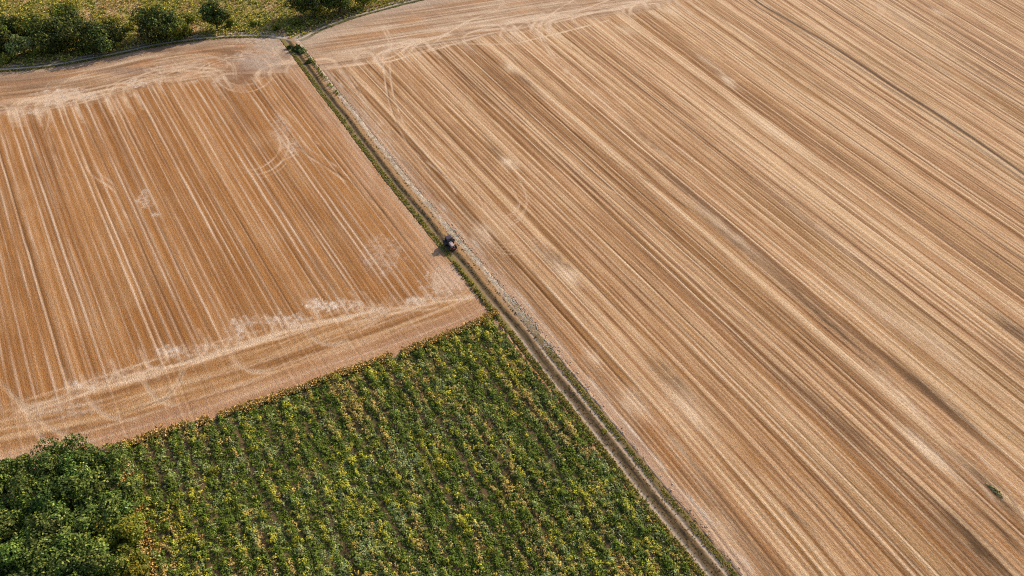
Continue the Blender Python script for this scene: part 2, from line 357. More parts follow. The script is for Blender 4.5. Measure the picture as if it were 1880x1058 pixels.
draw_lines(X, Y, c, H, lines)
H += 0.02 * noise(X / 0.7, Y / 0.7, 130)
H -= 0.40 * sstep(3.0, 2.3, D0 + .3 * noise(X / .8, Y / .8, 131)) + 0.40 * sstep(3.2, 2.3, Du)
o = mesh("stubble_field", np.column_stack([X, Y, H]), F, c, M_STUB, True, row=(U, V)); tag(o, kind='structure')
R_XY, R_PX = P, (px, py)

# ================================================================== LEFT STUBBLE FIELD AND CROP SOIL
fL = fitdir(LS)
P, U, V, F = row_grid(fL, (400, 560), -75, 150, 0.22, -190, 125, 0.40)
px, py = pix(P[:, 0], P[:, 1])
F = F[visible(px, py)[F].all(1)]
fx, fy = px[F].mean(1), py[F].mean(1)
xt = np.interp(fy, [p[1] for p in TRACK_PX], [p[0] for p in TRACK_PX])
UPL = [(-110, 131), (-40, 128), (0, 125), (60, 121), (120, 113), (200, 98), (280, 81), (360, 69), (420, 64), (480, 63), (520, 66), (548, 70)]
F = F[(fx <= xt) & (fy > y_on(UPL, fx) - 2)]
fx, fy = px[F].mean(1), py[F].mean(1)
Xf, Yf = P[F].mean(1).T
incrop = inpoly(fx + 2.5 * noise(Xf / 1.5, Yf / 1.5, 201) + 2 * noise(Xf / .5, Yf / .5, 202), fy + 2.5 * noise(Xf / 1.5, Yf / 1.5, 203) + 2 * noise(Xf / .5, Yf / .5, 204), CROP_PX)
FC = F[incrop]; F = F[~incrop]
Pc, Uc, Vc, pxc, pyc = P, U, V, px, py
F, P, U, V, px, py = compact(F, P, U, V, px, py)
X, Y = P[:, 0], P[:, 1]
uw = U + 0.25 * noise(V / 50, U / 20, 290) + 0.06 * noise(V / 9, U / 5, 291)
val = (0.24 * noise(uw / 0.3, V / 22, 301) + 0.26 * strips(uw, V, 0.55, 630) + 0.26 * strips(uw, V, 1.2, 640) + 0.16 * noise(uw / 4, V / 80, 304) + 0.22 * fbm(X / 9, Y / 9, 305, 4) + 0.16 * noise(uw / .45, V / 4, 306))
pale, dark = rows_pattern(U, V, 1.65, 320); pale3, dark3 = rows_pattern(U + .6, V, .9, 340)
base = np.ones((len(P), 1)) * alb(176, 120, 65)
c = mixc(base, alb(156, 102, 48), sstep(0.0, 0.7, noise(uw / 1.6, V / 45, 307)) * 0.7)
c = mixc(c, alb(184, 138, 92), sstep(0.0, 0.7, fbm(X / 14, Y / 14, 308, 3)) * 0.6)
c = mixc(c, alb(208, 158, 108), np.clip(val * 1.2, 0, 1) * 0.75)
c = mixc(c, alb(124, 80, 42), np.clip(-val * 1.2, 0, 1) * 0.8)
c = mixc(c, alb(108, 78, 52), np.clip(dark * 0.85 + .35 * dark3, 0, .9))
c = mixc(c, alb(230, 200, 172), np.clip(pale * 0.95 + .28 * pale3, 0, .95))
near = sstep(420, 560, py)
c = mixc(c, alb(150, 98, 50), near * 0.35 * np.clip(0.6 + noise(uw / 1.2, V / 20, 309), 0, 1))
H = 0.05 * val + 0.05 * pale - 0.06 * dark
# paler strip by the track
D, A = linedist(X, Y, TRACK, 20.0); D = np.abs(D); D0 = D
m = sstep(9 + 5 * sstep(380, 560, py).mean(), 3, D + 1.5 * noise(A / 9, D / 2, 371)) * (0.7 + 0.4 * noise(A / 6, D / 0.8, 372))
c = mixc(c, alb(206, 168, 136), m * 0.75)
# top headland
HEADL = [(-120, 222), (0, 207), (100, 196), (180, 186), (240, 168), (300, 152), (360, 146), (430, 146), (480, 140), (530, 132), (600, 125)]
yh = y_on(HEADL, px) + 6 * noise(px / 25, py / 25, 377) + 6 * noise(U / .8, V / 6, 379)
hm = sstep(8, -10, py - yh)
Du, Au = linedist(X, Y, UPTRACK); Du = np.abs(Du)
hv = 0.4 * noise(Du / 0.45, Au / 8, 401) + 0.4 * noise(Du / 1.2, Au / 14, 402) + 0.5 * fbm(Du / 5, Au / 12, 403, 4)
hc = mixc(np.ones((len(P), 1)) * alb(182, 142, 106), alb(224, 194, 164), np.clip(hv * 2.0, 0, 1) * 0.8)
hc = mixc(hc, alb(128, 92, 64), np.clip(-hv * 2.0, 0, 1) * 0.8)
hc = mixc(hc, alb(190, 132, 84), sstep(0.2, 0.7, noise(Du / 2, Au / 10, 405)) * 0.65)
hc = mixc(hc, alb(170, 146, 124), sstep(14, 3, Du + 3 * noise(Au / 12, Du / 3, 406)) * 0.7)
c = mixc(c, hc, hm * 0.95); H *= 1 - 0.6 * hm
# lower headland
HEADB = [(-120, 778), (0, 745), (150, 702), (260, 668), (330, 650), (420, 625), (520, 598), (600, 578), (700, 560), (790, 545), (860, 535), (920, 530)]
yh = y_on(HEADB, px) + 6 * noise(px / 25, py / 25, 378) + 9 * noise(U / .8, V / 6, 380)
hb = sstep(-8, 18, py - yh)
BORD = pxline([(-140, 905), (0, 872), (120, 848), (200, 828), (300, 796), (400, 766), (500, 734), (620, 690), (720, 656), (800, 626), (860, 602), (915, 575)])
Db, Ab = linedist(X, Y, BORD); Db = np.abs(Db)
hv = 0.4 * noise(Db / 0.35, Ab / 10, 411) + 0.5 * noise(Db / 0.9, Ab / 18, 412) + 0.4 * fbm(Db / 3, Ab / 12, 413, 4)
hc = mixc(np.ones((len(P), 1)) * alb(180, 132, 84), alb(220, 182, 140), np.clip(hv * 1.9, 0, 1) * 0.8)
hc = mixc(hc, alb(132, 88, 50), np.clip(-hv * 1.9, 0, 1) * 0.75)
hc = mixc(hc, alb(196, 156, 126), sstep(8, 2.5, Db + noise(Ab / 9, Db, 414)) * 0.7)
for k in range(6):
    hc = mixc(hc, PALE, gauss(Db - (3.2 + 2.3 * k + 0.5 * noise(Ab / 20, Db * 0 + k, 415)), 0.22) * 0.6 * np.clip(.6 + noise(Ab / 12, Db * 0 + k, 416), 0, 1))
c = mixc(c, hc, hb * (0.80 - 0.45 * np.clip(pale * sstep(60, 0, py - yh), 0, 1))); H *= 1 - 0.4 * hb
# chalk and chaff scattered in ragged patches
def ragged(lst):
    global c
    for (x, y, rx, ry, st) in lst:
        m0 = 1.25 - np.sqrt(((px - x) / rx) ** 2 + ((py - y) / ry) ** 2)
        rg = 1 - np.abs(fbm(X / 1.5, Y / 0.9, int(x) + 500, 4)) * 5.0
        m = sstep(0.1, 0.7, m0 + 0.9 * fbm(X / 1.1, Y / 1.1, int(y) + 700, 4)) * np.clip(sstep(-0.7, 0.5, rg) * (1.05 + .7 * fbm(X / .6, Y / .6, 701, 2)), 0, 1)
        c = mixc(c, alb(232, 214, 196), m * st)
        c = mixc(c, alb(214, 182, 152), sstep(0, 1.1, m0) * st * .4)
ragged([(157, 710, 26, 15, .95), (310, 648, 20, 12, .85), (385, 636, 24, 6, .6), (440, 608, 12, 18, .8), (430, 590, 8, 12, .7), (532, 590, 34, 16, .6), (590, 562, 30, 10, .95), (578, 555, 12, 10, .8), (640, 560, 26, 12, .6), (690, 572, 30, 14, .4), (765, 552, 22, 8, .7),
        (265, 366, 16, 16, .45), (285, 395, 8, 6, .5), (95, 182, 34, 16, .85), (130, 172, 30, 12, .75), (75, 205, 14, 10, .5), (165, 178, 18, 8, .7), (250, 152, 18, 9, .8), (30, 205, 40, 8, .4), (435, 148, 40, 18, .25), (470, 112, 60, 20, .55), (520, 100, 30, 16, .5),
        (515, 235, 18, 30, .25), (530, 270, 20, 14, .4), (340, 645, 60, 14, .3), (240, 690, 60, 18, .25), (120, 750, 80, 20, .25), (480, 75, 50, 10, .5), (700, 470, 40, 40, .25), (820, 520, 50, 30, .5), (470, 590, 40, 12, .4), (330, 120, 60, 14, .25)])
# bare grey and brown patches at the top corner
for (x, y, rx, ry, st, cc) in [(475, 118, 60, 20, .7, alb(176, 152, 134)), (440, 135, 40, 16, .6, alb(140, 96, 66)), (430, 150, 26, 12, .6, alb(134, 92, 60)), (520, 105, 16, 12, .6, alb(146, 118, 98)), (490, 85, 40, 12, .6, alb(196, 176, 156)), (240, 130, 60, 8, .6, alb(150, 124, 106)),
                              (300, 92, 40, 8, .6, alb(140, 108, 84)), (60, 150, 90, 14, .5, alb(150, 120, 96)), (830, 505, 50, 28, .55, alb(214, 178, 148))]:
    m = sstep(0, .8, 1.2 - np.sqrt(((px - x) / rx) ** 2 + ((py - y) / ry) ** 2) + .5 * fbm(X / 3, Y / 3, int(x), 4)); c = mixc(c, cc, m * st)
lines = []
LP = alb(228, 196, 164)
for q_ in ([(-10, 690), (20, 725), (60, 765), (110, 795), (180, 812)], [(40, 730), (48, 760), (70, 800), (100, 830)], [(150, 700), (160, 735), (200, 765), (260, 770)], [(255, 672), (262, 700), (290, 735), (340, 742)], [(330, 650), (330, 690), (300, 730), (240, 752)],
           [(420, 625), (425, 655), (455, 680), (510, 678)], [(560, 590), (566, 615), (600, 632), (650, 622)], [(700, 560), (690, 585), (650, 605)], [(20, 215), (10, 195), (-20, 188)], [(190, 180), (198, 160), (230, 145), (280, 132)], [(300, 150), (292, 130), (260, 122)],
           [(360, 146), (372, 122), (410, 108), (450, 104)], [(430, 146), (424, 118), (395, 104), (350, 100)], [(500, 138), (494, 116), (470, 100), (436, 92)], [(80, 200), (92, 176), (130, 158)], [(540, 132), (520, 112), (505, 96), (500, 84)]):
    for dx, dy in ((0, 0), (5, 3)): lines.append(([(a + dx, b + dy) for a, b in q_], .34, .6, LP))
    lines.append(([(a + 2.5, b + 1.5) for a, b in q_], .2, .35, DARK))
if 0: LP = alb(224, 190, 158)
lines += [([(445, 315), (475, 320), (505, 308), (525, 285), (530, 262), (520, 243), (505, 228)], .3, .75, LP), ([(430, 303), (465, 312), (492, 300), (510, 282), (515, 262), (506, 244)], .28, .65, LP), ([(500, 308), (520, 295), (540, 285), (548, 276)], .35, .7, LP),
          ([(452, 322), (480, 326), (512, 313), (530, 294)], .2, .4, LP), ([(535, 255), (560, 280), (590, 300), (630, 325), (680, 365), (760, 445)], .26, .55, DARK), ([(505, 200), (545, 245), (570, 275), (610, 300), (650, 335), (700, 390)], .28, .65, LP),
          ([(540, 262), (566, 287), (596, 306), (640, 338)], .26, .6, LP), ([(490, 150), (510, 185), (545, 225), (590, 270)], .28, .5, LP), ([(147, 275), (155, 295), (163, 315), (180, 330), (200, 342), (212, 356), (222, 380), (242, 412)], .3, .65, LP), ([(170, 300), (182, 318), (205, 335), (220, 352)], .26, .5, LP),
          ([(118, 325), (95, 268), (82, 225), (70, 200)], .26, .4, LP), ([(78, 255), (88, 230), (90, 205)], .24, .5, LP),
          ([(390, 140), (405, 155), (430, 168), (460, 168), (485, 158), (500, 145), (520, 135)], .3, .55, LP), ([(405, 132), (420, 150), (445, 158), (470, 150), (492, 138)], .25, .4, LP), ([(325, 110), (318, 122), (335, 134), (365, 132), (385, 122), (375, 110), (345, 107), (325, 112)], .25, .5, LP),
          ([(262, 118), (270, 132), (295, 140), (330, 142), (365, 135), (395, 118), (425, 104), (455, 96)], .35, .55, LP), ([(205, 160), (250, 150), (310, 146), (360, 140)], .3, .5, LP), ([(0, 206), (60, 202), (120, 196), (190, 178), (240, 166)], .3, .6, LP), ([(10, 190), (70, 186), (150, 168), (260, 142)], .3, .4, LP),
          ([(95, 165), (140, 140), (200, 122), (270, 104), (330, 92)], .5, .45, LP), ([(70, 180), (80, 165), (92, 150)], .3, .4, LP), ([(440, 92), (470, 108), (478, 125), (470, 140)], .35, .5, alb(206, 184, 162)), ([(520, 100), (490, 112), (470, 122)], .4, .5, alb(206, 184, 162)),
          ([(0, 748), (80, 724), (160, 700), (260, 668), (330, 648), (420, 622), (500, 602)], .26, .7, LP), ([(0, 770), (100, 742), (200, 712), (300, 686), (420, 648), (560, 606)], .26, .5, LP), ([(0, 800), (130, 762), (260, 724), (400, 680), (600, 612), (760, 566)], .24, .45, LP),
          ([(0, 835), (110, 806), (240, 770), (420, 712), (640, 634), (800, 585)], .24, .5, LP), ([(0, 820), (110, 792), (240, 754), (420, 696)], .24, .5, DARK), ([(0, 842), (110, 813), (240, 777)], .2, .4, DARK), ([(120, 800), (130, 760), (125, 720), (120, 700)], .5, .4, LP), ([(35, 745), (40, 770), (45, 790)], .5, .6, LP),
          ([(700, 560), (760, 552), (830, 545), (880, 540)], .3, .55, LP), ([(560, 600), (660, 578), (760, 558)], .3, .5, LP), ([(620, 560), (660, 575), (690, 600)], .4, .35, LP), ([(640, 585), (680, 585), (720, 575)], .3, .4, DARK)]
turns(HEADL, rng.uniform(0, 540, 30), lambda x: .25 + x * .001, .40, LP, 1); turns(HEADB, rng.uniform(0, 820, 34), lambda x: .25 + x * .0007, .26, LP, -1)
draw_lines(X, Y, c, H, lines)
H += 0.02 * noise(X / 0.7, Y / 0.7, 430)
H -= 0.40 * sstep(3.0, 2.3, D0 + .3 * noise(X / .8, Y / .8, 431)) + 0.40 * sstep(3.2, 2.3, Du)
o = mesh("stubble_field", np.column_stack([X, Y, H]), F, c, M_STUB, True, row=(U, V)); tag(o, kind='structure')

# crop soil
FC, Pc, Uc, Vc, pxc, pyc = compact(FC, Pc, Uc, Vc, pxc, pyc)
Xc, Yc = Pc.T
ROWP = 2.7
uwc = Uc + 0.4 * noise(Vc / 15, Uc / 6, 501) + 0.22 * noise(Vc / 4, Uc / 2, 502)
rowd = np.abs((uwc / ROWP) % 1 - 0.5) * ROWP            # 0 on the bare strip
bare = .6 * gauss(rowd, 0.6) * np.clip(0.55 + 0.9 * noise(Vc / 9, np.floor(uwc / ROWP) * 5.3, 503), 0, 1)
cs = mixc(np.ones((len(Pc), 1)) * alb(66, 64, 38), alb(58, 54, 34), sstep(-.2, .5, fbm(Xc / 2, Yc / 2, 504)))
cs = mixc(cs, alb(150, 116, 82), bare * 0.9)
cs = mixc(cs, alb(128, 112, 60), sstep(0.1, 0.6, noise(uwc / .5, Vc / 3, 505)) * 0.5)
Dc = np.abs(linedist(Xc, Yc, TRACK, 10.0)[0])
o = mesh("crop_ground", np.column_stack([Xc, Yc, 0.03 + 0.05 * noise(Xc / .8, Yc / .8, 506) - .4 * sstep(2.8, 2.2, Dc)]), FC, cs, M_SOIL, True); tag(o, kind='structure')

# ================================================================== BASE GROUND, reaching the horizon
gv = [(-3000, -400), (3000, -400), (3000, 5000), (-3000, 5000)]
M_FAR = mat("far_ground", 0.95, 0.25, 0.15, color=tuple(alb(186, 146, 106)))
o = mesh("ground", [(a, b, -0.45) for a, b in gv], [(0, 1, 2, 3)], None, M_FAR); tag(o, kind='structure')

# ================================================================== MEADOW beyond the upper track
gx, gy = np.meshgrid(np.arange(-215, -20, 0.5), np.arange(165, 330, 0.5), indexing='ij')
X, Y = gx.ravel(), gy.ravel(); px, py = pix(X, Y)
i = np.arange(X.size).reshape(gx.shape); F = np.stack([i[:-1, :-1], i[1:, :-1], i[1:, 1:], i[:-1, 1:]], -1).reshape(-1, 4)
UPALL = UPL + [(566, 60), (590, 49), (640, 31), (700, 14), (760, -1), (820, -15), (900, -32), (1000, -50), (1100, -66), (1200, -90)]
F = F[((px > -140) & (px < 1000) & (py > -110) & (py < y_on(UPALL, px) + 1.5))[F].all(1)]
F, X, Y, px, py = compact(F, X, Y, px, py)
dl = at(420, 30) - at(400, 0); dl = dl / np.linalg.norm(dl)
uu = X * -dl[1] + Y * dl[0]; vv = X * dl[0] + Y * dl[1]
mv = 0.5 * noise(uu / 1.0, vv / 9, 601) + 0.4 * noise(uu / 2.6, vv / 14, 602) + 0.5 * fbm(X / 6, Y / 6, 603, 4)
cm = mixc(np.ones((len(X), 1)) * alb(162, 148, 84), alb(198, 164, 116), np.clip(mv * 1.3, 0, 1))
cm = mixc(cm, alb(116, 122, 56), np.clip(-mv * 1.5, 0, 1) * 0.8)
cm = mixc(cm, alb(166, 156, 66), sstep(0.1, .6, fbm(X / 8, Y / 8, 604)) * 0.6)
Du, Au = linedist(X, Y, UPTRACK); Du = np.abs(Du)
cm = mixc(cm, alb(140, 112, 86), sstep(7, 3, Du + 2 * noise(Au / 5, Du, 605)) * 0.6)
o = mesh("meadow", np.column_stack([X, Y, 0.12 * fbm(X / 2.5, Y / 2.5, 606) - .45 * sstep(3.6, 2.4, Du)]), F, cm, M_MEAD, True); tag(o, kind='structure')
MX, MY, MPX, MPY, MUU, MVV = X, Y, px, py, uu, vv

# ================================================================== FARM TRACKS (ribbons whose edges dip under the fields)
def ribbon(name, L, w0, w1, profile, dt=0.13, ds=0.4, m=M_SOIL):
    L = smooth_line(L[::4] if len(L) > 30 else L, ds)
    T = np.gradient(L, axis=0); T /= np.linalg.norm(T, axis=1, keepdims=True); N = np.stack([-T[:, 1], T[:, 0]], 1)
    s = np.concatenate([[0], np.cumsum(np.linalg.norm(np.diff(L, axis=0), axis=1))])
    t = np.arange(w0, w1 + 1e-6, dt)
    SS, TT = np.meshgrid(s, t, indexing='ij')
    XY = L[:, None] + N[:, None] * TT[..., None]
    XY = XY.reshape(-1, 2); SS = SS.ravel(); TT = TT.ravel()
    z, c = profile(SS, TT, XY)
    ns, ntt = len(s), len(t); i = np.arange(ns * ntt).reshape(ns, ntt)
    F = np.stack([i[:-1, :-1], i[1:, :-1], i[1:, 1:], i[:-1, 1:]], -1).reshape(-1, 4)
    o = mesh(name, np.column_stack([XY, z]), F, c, m, True); tag(o, kind='structure'); return o
TLEN = np.sum(np.linalg.norm(np.diff(TRACK, axis=0), axis=1))
def main_profile(s, t, XY):
    # t > 0 is the right-hand verge (right of the photo), t < 0 the left
    t = t + 0.25 * noise(s / 11, t * 0, 701)
    ppx, ppy = pix(XY[:, 0], XY[:, 1]); lo = sstep(520, 640, ppy)
    n1 = noise(s / 2.2, t / 0.3, 702); n2 = fbm(s / 1.0, t / 0.4, 703)
    up = 1 - lo
    c = np.ones((len(s), 1)) * alb(134, 108, 74)
    c = mixc(c, alb(182, 142, 100), up * sstep(0.0, .5, t) * sstep(2.4, 1.4, t))
    c = mixc(c, alb(50, 43, 31), (gauss(t + up * .75, .55 + .1 * lo) * .95 + .3 * n2) * np.clip(.8 + .4 * n1, 0, 1))
    rl = gauss(t + 1.2, 0.36) * (.35 + .65 * lo); rr = gauss(t - 1.15, 0.34)
    c = mixc(c, alb(196, 176, 156), rl * (0.5 + 0.5 * lo) * np.clip(.9 + .35 * n1, 0, 1))
    c = mixc(c, alb(190, 170, 150), rr * lo * np.clip(.9 + .35 * n1, 0, 1))
    c = mixc(c, alb(140, 132, 62), gauss(t + 2.2, 0.6) * np.clip(.7 + .6 * n2, 0, 1))
    c = mixc(c, alb(110, 100, 58), gauss(t - 2.3, 0.45) * np.clip(.7 + .8 * n2, 0, 1) * lo)
    c = mixc(c, alb(214, 194, 172), sstep(1.3, 1.9, t) * up * np.clip(.7 + n2, 0, 1))
    z = 0.08 - 0.11 * rl - (0.13 * lo) * rr - .12 * up * gauss(t + .75, .5) + 0.03 * lo * gauss(t, .5) - 0.30 * sstep(2.5 - .2 * lo, 3.3 - .2 * lo, np.abs(t) + .35 * n2) + 0.03 * n2
    return z, c
ribbon("farm_track", TRACK, -3.8, 3.8, main_profile)
def up_profile(s, t, XY):
    t = t + 0.3 * noise(s / 14, t * 0, 711)
    n1 = noise(s / 2.5, t / 0.3, 712); n2 = fbm(s / 1.2, t / 0.5, 713)
    ppx, ppy = pix(XY[:, 0], XY[:, 1]); junction = gauss(np.hypot(ppx - 525, (ppy - 72) * 2), 45)
    c = np.ones((len(s), 1)) * alb(116, 100, 74)
    rl = gauss(t + 1.15, 0.55); rr = gauss(t - 1.15, 0.55)
    c = mixc(c, alb(212, 196, 176), (rl + rr) * np.clip(.9 + .4 * n1, 0, 1))
    c = mixc(c, alb(92, 94, 52), gauss(t + 2.4, 0.7) * np.clip(.8 + .5 * n2, 0, 1))
    c = mixc(c, alb(120, 96, 72), gauss(t - 2.3, 0.8) * np.clip(.8 + .5 * n2, 0, 1))
    c = mixc(c, alb(206, 186, 164), junction * .8 * np.clip(.9 + n2, 0, 1))
    z = 0.10 - 0.10 * rl - 0.10 * rr - 0.34 * sstep(2.4, 3.5, np.abs(t) + .35 * n2) + 0.03 * n2
    return z, c
ribbon("farm_track", UPTRACK, -3.7, 3.7, up_profile)

# ================================================================== small growth
def leaf_quads(C, Nn, size, col, asp=0.6, cv=0.12):
    """diamond leaves: centres, normals, half-lengths, colours"""
    n = len(C); Nn = Nn / np.maximum(np.linalg.norm(Nn, axis=1, keepdims=True), 1e-6)
    a = np.cross(Nn, rng.normal(size=(n, 3))); a /= np.maximum(np.linalg.norm(a, axis=1, keepdims=True), 1e-6)
    b = np.cross(Nn, a); s = size[:, None]
    V_ = np.stack([C + a * s, C + b * s * asp, C - a * s, C - b * s * asp], 1).reshape(-1, 3)
    F_ = np.arange(4 * n).reshape(n, 4)
    cc = col * np.exp(rng.normal(0, cv, (n, 1))); return V_, F_, np.repeat(cc, 4, 0)
def blades(B, h, lean, wd, col, nb):
    """a tuft of nb long leaf blades, bending over, at each base"""
    n = len(B); m = n * nb; i = np.repeat(np.arange(n), nb)
    az = rng.uniform(0, 2 * math.pi, m); d = np.stack([np.cos(az), np.sin(az)], 1); hh = h[i] * rng.uniform(.45, 1.1, m)
    r = rng.uniform(.1, 1, m) * (.25 * h[i] + wd[i])
    b0 = B[i, :2] + d * (r * .35)[:, None]; mid = B[i, :2] + d * r[:, None]; tip = B[i, :2] + d * (r * (1.3 + lean[i]))[:, None]
    pd = np.stack([-d[:, 1], d[:, 0]], 1) * wd[i][:, None]; z = B[i, 2]
    V_ = np.stack([np.column_stack([b0, z]), np.column_stack([mid + pd, z + hh * .9]), np.column_stack([tip, z + hh * rng.uniform(.75, 1.05, m)]), np.column_stack([mid - pd, z + hh * .9])], 1).reshape(-1, 3)
    return V_, np.arange(4 * m).reshape(m, 4), np.repeat(col[i] * np.exp(rng.normal(0, .18, (m, 1))), 4, 0)
def pick(colors, n, p):
    cl = np.array(colors); return cl[rng.choice(len(cl), n, p=np.array(p) / np.sum(p))]
def join(parts):
    vs, fs, cs_ = [], [], []; k = 0
    for v, f, c_ in parts: vs.append(v); fs.append(f + k); cs_.append(c_); k += len(v)
    return np.vstack(vs), np.vstack(fs), np.vstack(cs_)

# --- the crop: leafy clumps in rows
def crop_plants():
    n = 40000
    tri = FC[rng.integers(0, len(FC), n)]; wgt = rng.dirichlet((1, 1, 1, 1), n)
    P_ = (Pc[tri] * wgt[..., None]).sum(1); u_ = (uwc[tri] * wgt).sum(1); v_ = (Vc[tri] * wgt).sum(1)
    bx = (pxc[tri] * wgt).sum(1); by = (pyc[tri] * wgt).sum(1)
    k_ = np.floor(u_ / ROWP); ph = u_ / ROWP - k_ - .5; rd = np.abs(ph) * ROWP          # 0 on the open strip between rows
    opn = gauss(rd, .62) * np.clip(.72 + .75 * noise(v_ / 12, k_ * 5.3, 503), 0, 1)
    keep = (rng.uniform(size=n) > opn * .90) & ~((bx < 235) & (by > 850 + np.maximum(0, (bx - 100)) * .3))
    P_, u_, v_, bx, by, k_, rd, opn = (q_[keep] for q_ in (P_, u_, v_, bx, by, k_, rd, opn)); n = len(P_)
    big = fbm(P_[:, 0] / 9, P_[:, 1] / 9, 520, 3); row = noise(k_ * 3.7, v_ / 14, 521); lump = fbm(u_ / .9, v_ / 1.5, 522, 3)
    a_ = noise(u_ / .75, v_ / 2.2, 524) + .45 * big + .5 * row + .35 * gauss(rd, .8) + rng.normal(0, .22, n)
    b_ = noise(u_ / .65, v_ / 1.3, 525) + .6 * noise(u_ / 5, v_ / 7, 523) + rng.normal(0, .22, n)
    s_ = noise(u_ / .9, v_ / 1.6, 526) - .7 * big + rng.normal(0, .2, n)
    typ = np.where(a_ > .74, 2, np.where(b_ > .70, 3, np.where(s_ > .42, 1, 0)))
    hgt = np.array([.62, .55, .62, .85])[typ] * np.clip(.95 + 1.9 * lump + .7 * row, .2, 2.4) * (1.15 - .8 * gauss(rd, .7)) * rng.uniform(.8, 1.2, n)
    rad = np.array([.42, .40, .38, .40])[typ] * rng.uniform(.7, 1.3, n)
    pal = np.array([alb(112, 128, 48), alb(160, 170, 104), alb(200, 176, 100), alb(194, 188, 70)])
    nl = 12; ci = np.repeat(np.arange(n), nl); m = n * nl
    dv_ = rng.normal(size=(m, 3)); dv_ /= np.linalg.norm(dv_, axis=1, keepdims=True); dv_[:, 2] = np.abs(dv_[:, 2]); rr = rng.uniform(.45, 1, m)
    C = np.column_stack([P_[ci] + dv_[:, :2] * (rad[ci] * rr)[:, None], dv_[:, 2] * hgt[ci] * rr + .06])
    Nn = dv_ + rng.normal(0, .45, (m, 3)) + np.array([.1, .1, .6])
    tone = np.exp(.25 * noise(u_ / .5, v_ / .9, 527) + rng.normal(0, .08, n))
    col = pal[typ[ci]] * tone[ci][:, None] * (1 + rng.normal(0, .06, (n, 3)))[ci]
    v, f, cc = leaf_quads(C, Nn, rng.uniform(.08, .18, m), col, .6, .18)
    o = mesh("crop_plants", v, f, cc, M_LEAF); tag(o, "dense green cover crop in rows with straw and yellow weeds, below the stubble", "crop", kind='stuff')
crop_plants()

# --- rounded yellow-green weed bushes standing out of the crop
def weed_mesh(h, r, n, pal):
    d = rng.normal(size=(n, 3)); d /= np.linalg.norm(d, axis=1, keepdims=True); d[:, 2] = np.abs(d[:, 2])
    rr = rng.uniform(.55, 1, n)[:, None] * (1 + .25 * np.sin(d[:, :1] * 5 + d[:, 1:2] * 4))
    C = d * rr * np.array([r, r, h]); col = pick(pal, n, [3, 2, 1])
    return leaf_quads(C, d + rng.normal(0, .5, (n, 3)), rng.uniform(.12, .26, n) * r, col, .55, .2)
weeds = [mesh("weed_bush", *weed_mesh(rng.uniform(.8, 1.1), rng.uniform(.5, .7), 130, [alb(172, 168, 56), alb(150, 156, 58), alb(194, 180, 76)]), M_LEAF) for _ in range(6)]
spots = [(748, 740), (838, 742), (870, 752), (775, 795), (690, 815), (640, 770), (735, 785), (800, 835), (810, 850), (785, 860), (820, 825), (775, 850), (925, 880), (915, 905), (940, 925), (905, 935), (950, 895), (930, 945), (960, 910), (890, 885), (970, 945), (935, 960),
         (1000, 800), (1015, 738), (1052, 845), (955, 845), (960, 838), (1100, 835), (1110, 790), (1125, 880), (1160, 905), (1045, 985), (1165, 995), (1210, 1015), (1240, 1040), (1100, 960), (1070, 1020), (508, 805), (468, 822), (438, 858), (600, 895), (710, 918), (560, 955), (630, 960),
         (595, 985), (545, 925), (510, 870), (388, 865), (372, 802), (395, 862), (350, 870), (325, 920), (280, 945), (332, 945), (395, 938), (378, 955), (418, 918), (440, 930), (350, 985), (368, 1000), (412, 1035), (500, 1010), (540, 990), (585, 1040), (640, 1045), (700, 1020),
         (760, 1000), (820, 1030), (860, 975), (900, 1010), (960, 1035), (1000, 1000), (1020, 900), (990, 870), (880, 690), (930, 690), (905, 660), (850, 680), (800, 700), (760, 690), (720, 720), (660, 735), (590, 760), (540, 790), (985, 720), (1000, 760), (610, 840), (820, 900), (860, 930)]
for k, (x, y) in enumerate(spots):
    o = weeds[k] if k < 6 else weeds[k % 6].copy()
    if k >= 6: COL.objects.link(o)
    p = at(x, y, .4); s = rng.uniform(.75, 1.25)
    o.location = (p[0], p[1], 0.0); o.rotation_euler = (0, 0, rng.uniform(0, 6.28)); o.scale = (s, s, s)
    tag(o, "rounded yellow-green weed bush standing out of the dark crop", "weed", "yellow-green weed bushes in the crop")

# --- dry straw-coloured grass along the border of the crop and beside the wood
def along(L, n, spread, off=0.0):
    i = rng.uniform(0, len(L) - 1.001, n); k = i.astype(int); f = (i - k)[:, None]
    Pp = L[k] * (1 - f) + L[k + 1] * f; T = L[k + 1] - L[k]; T /= np.linalg.norm(T, axis=1, keepdims=True)
    t = rng.normal(off, spread, n); return Pp + np.stack([-T[:, 1], T[:, 0]], 1) * t[:, None], t
STRAW = [alb(228, 192, 126), alb(210, 172, 98), alb(188, 160, 84), alb(160, 150, 70)]
b1, _ = along(BORD[np.nonzero(pix(*BORD.T)[0] > 190)[0]], 4200, .40, 0.15)
px1, _ = pix(*b1.T); gate = noise(px1 / 22, px1 * 0, 531) > -.6; b1 = b1[gate]
b2 = at(*(np.array([(222, 850), (232, 880), (240, 915), (255, 950), (268, 985), (280, 1020), (292, 1058), (300, 1090)]).T))
b2, _ = along(smooth_line(b2), 1000, .6)
px2, py2 = pix(*b2.T); b2 = b2[noise(py2 / 16, px2 / 30, 532) > -.2]
B = np.vstack([b1, b2]); n = len(B)
v, f, cc = blades(np.column_stack([B, np.zeros(n)]), rng.uniform(.3, .7, n), rng.uniform(.3, .8, n), rng.uniform(.08, .13, n), pick(STRAW, n, [4, 3, 2, 1]), 7)
o = mesh("dry_grass", v, f, cc, M_GRASS); tag(o, "tall straw-coloured grass fringing the dark crop field", "grass", kind='stuff')

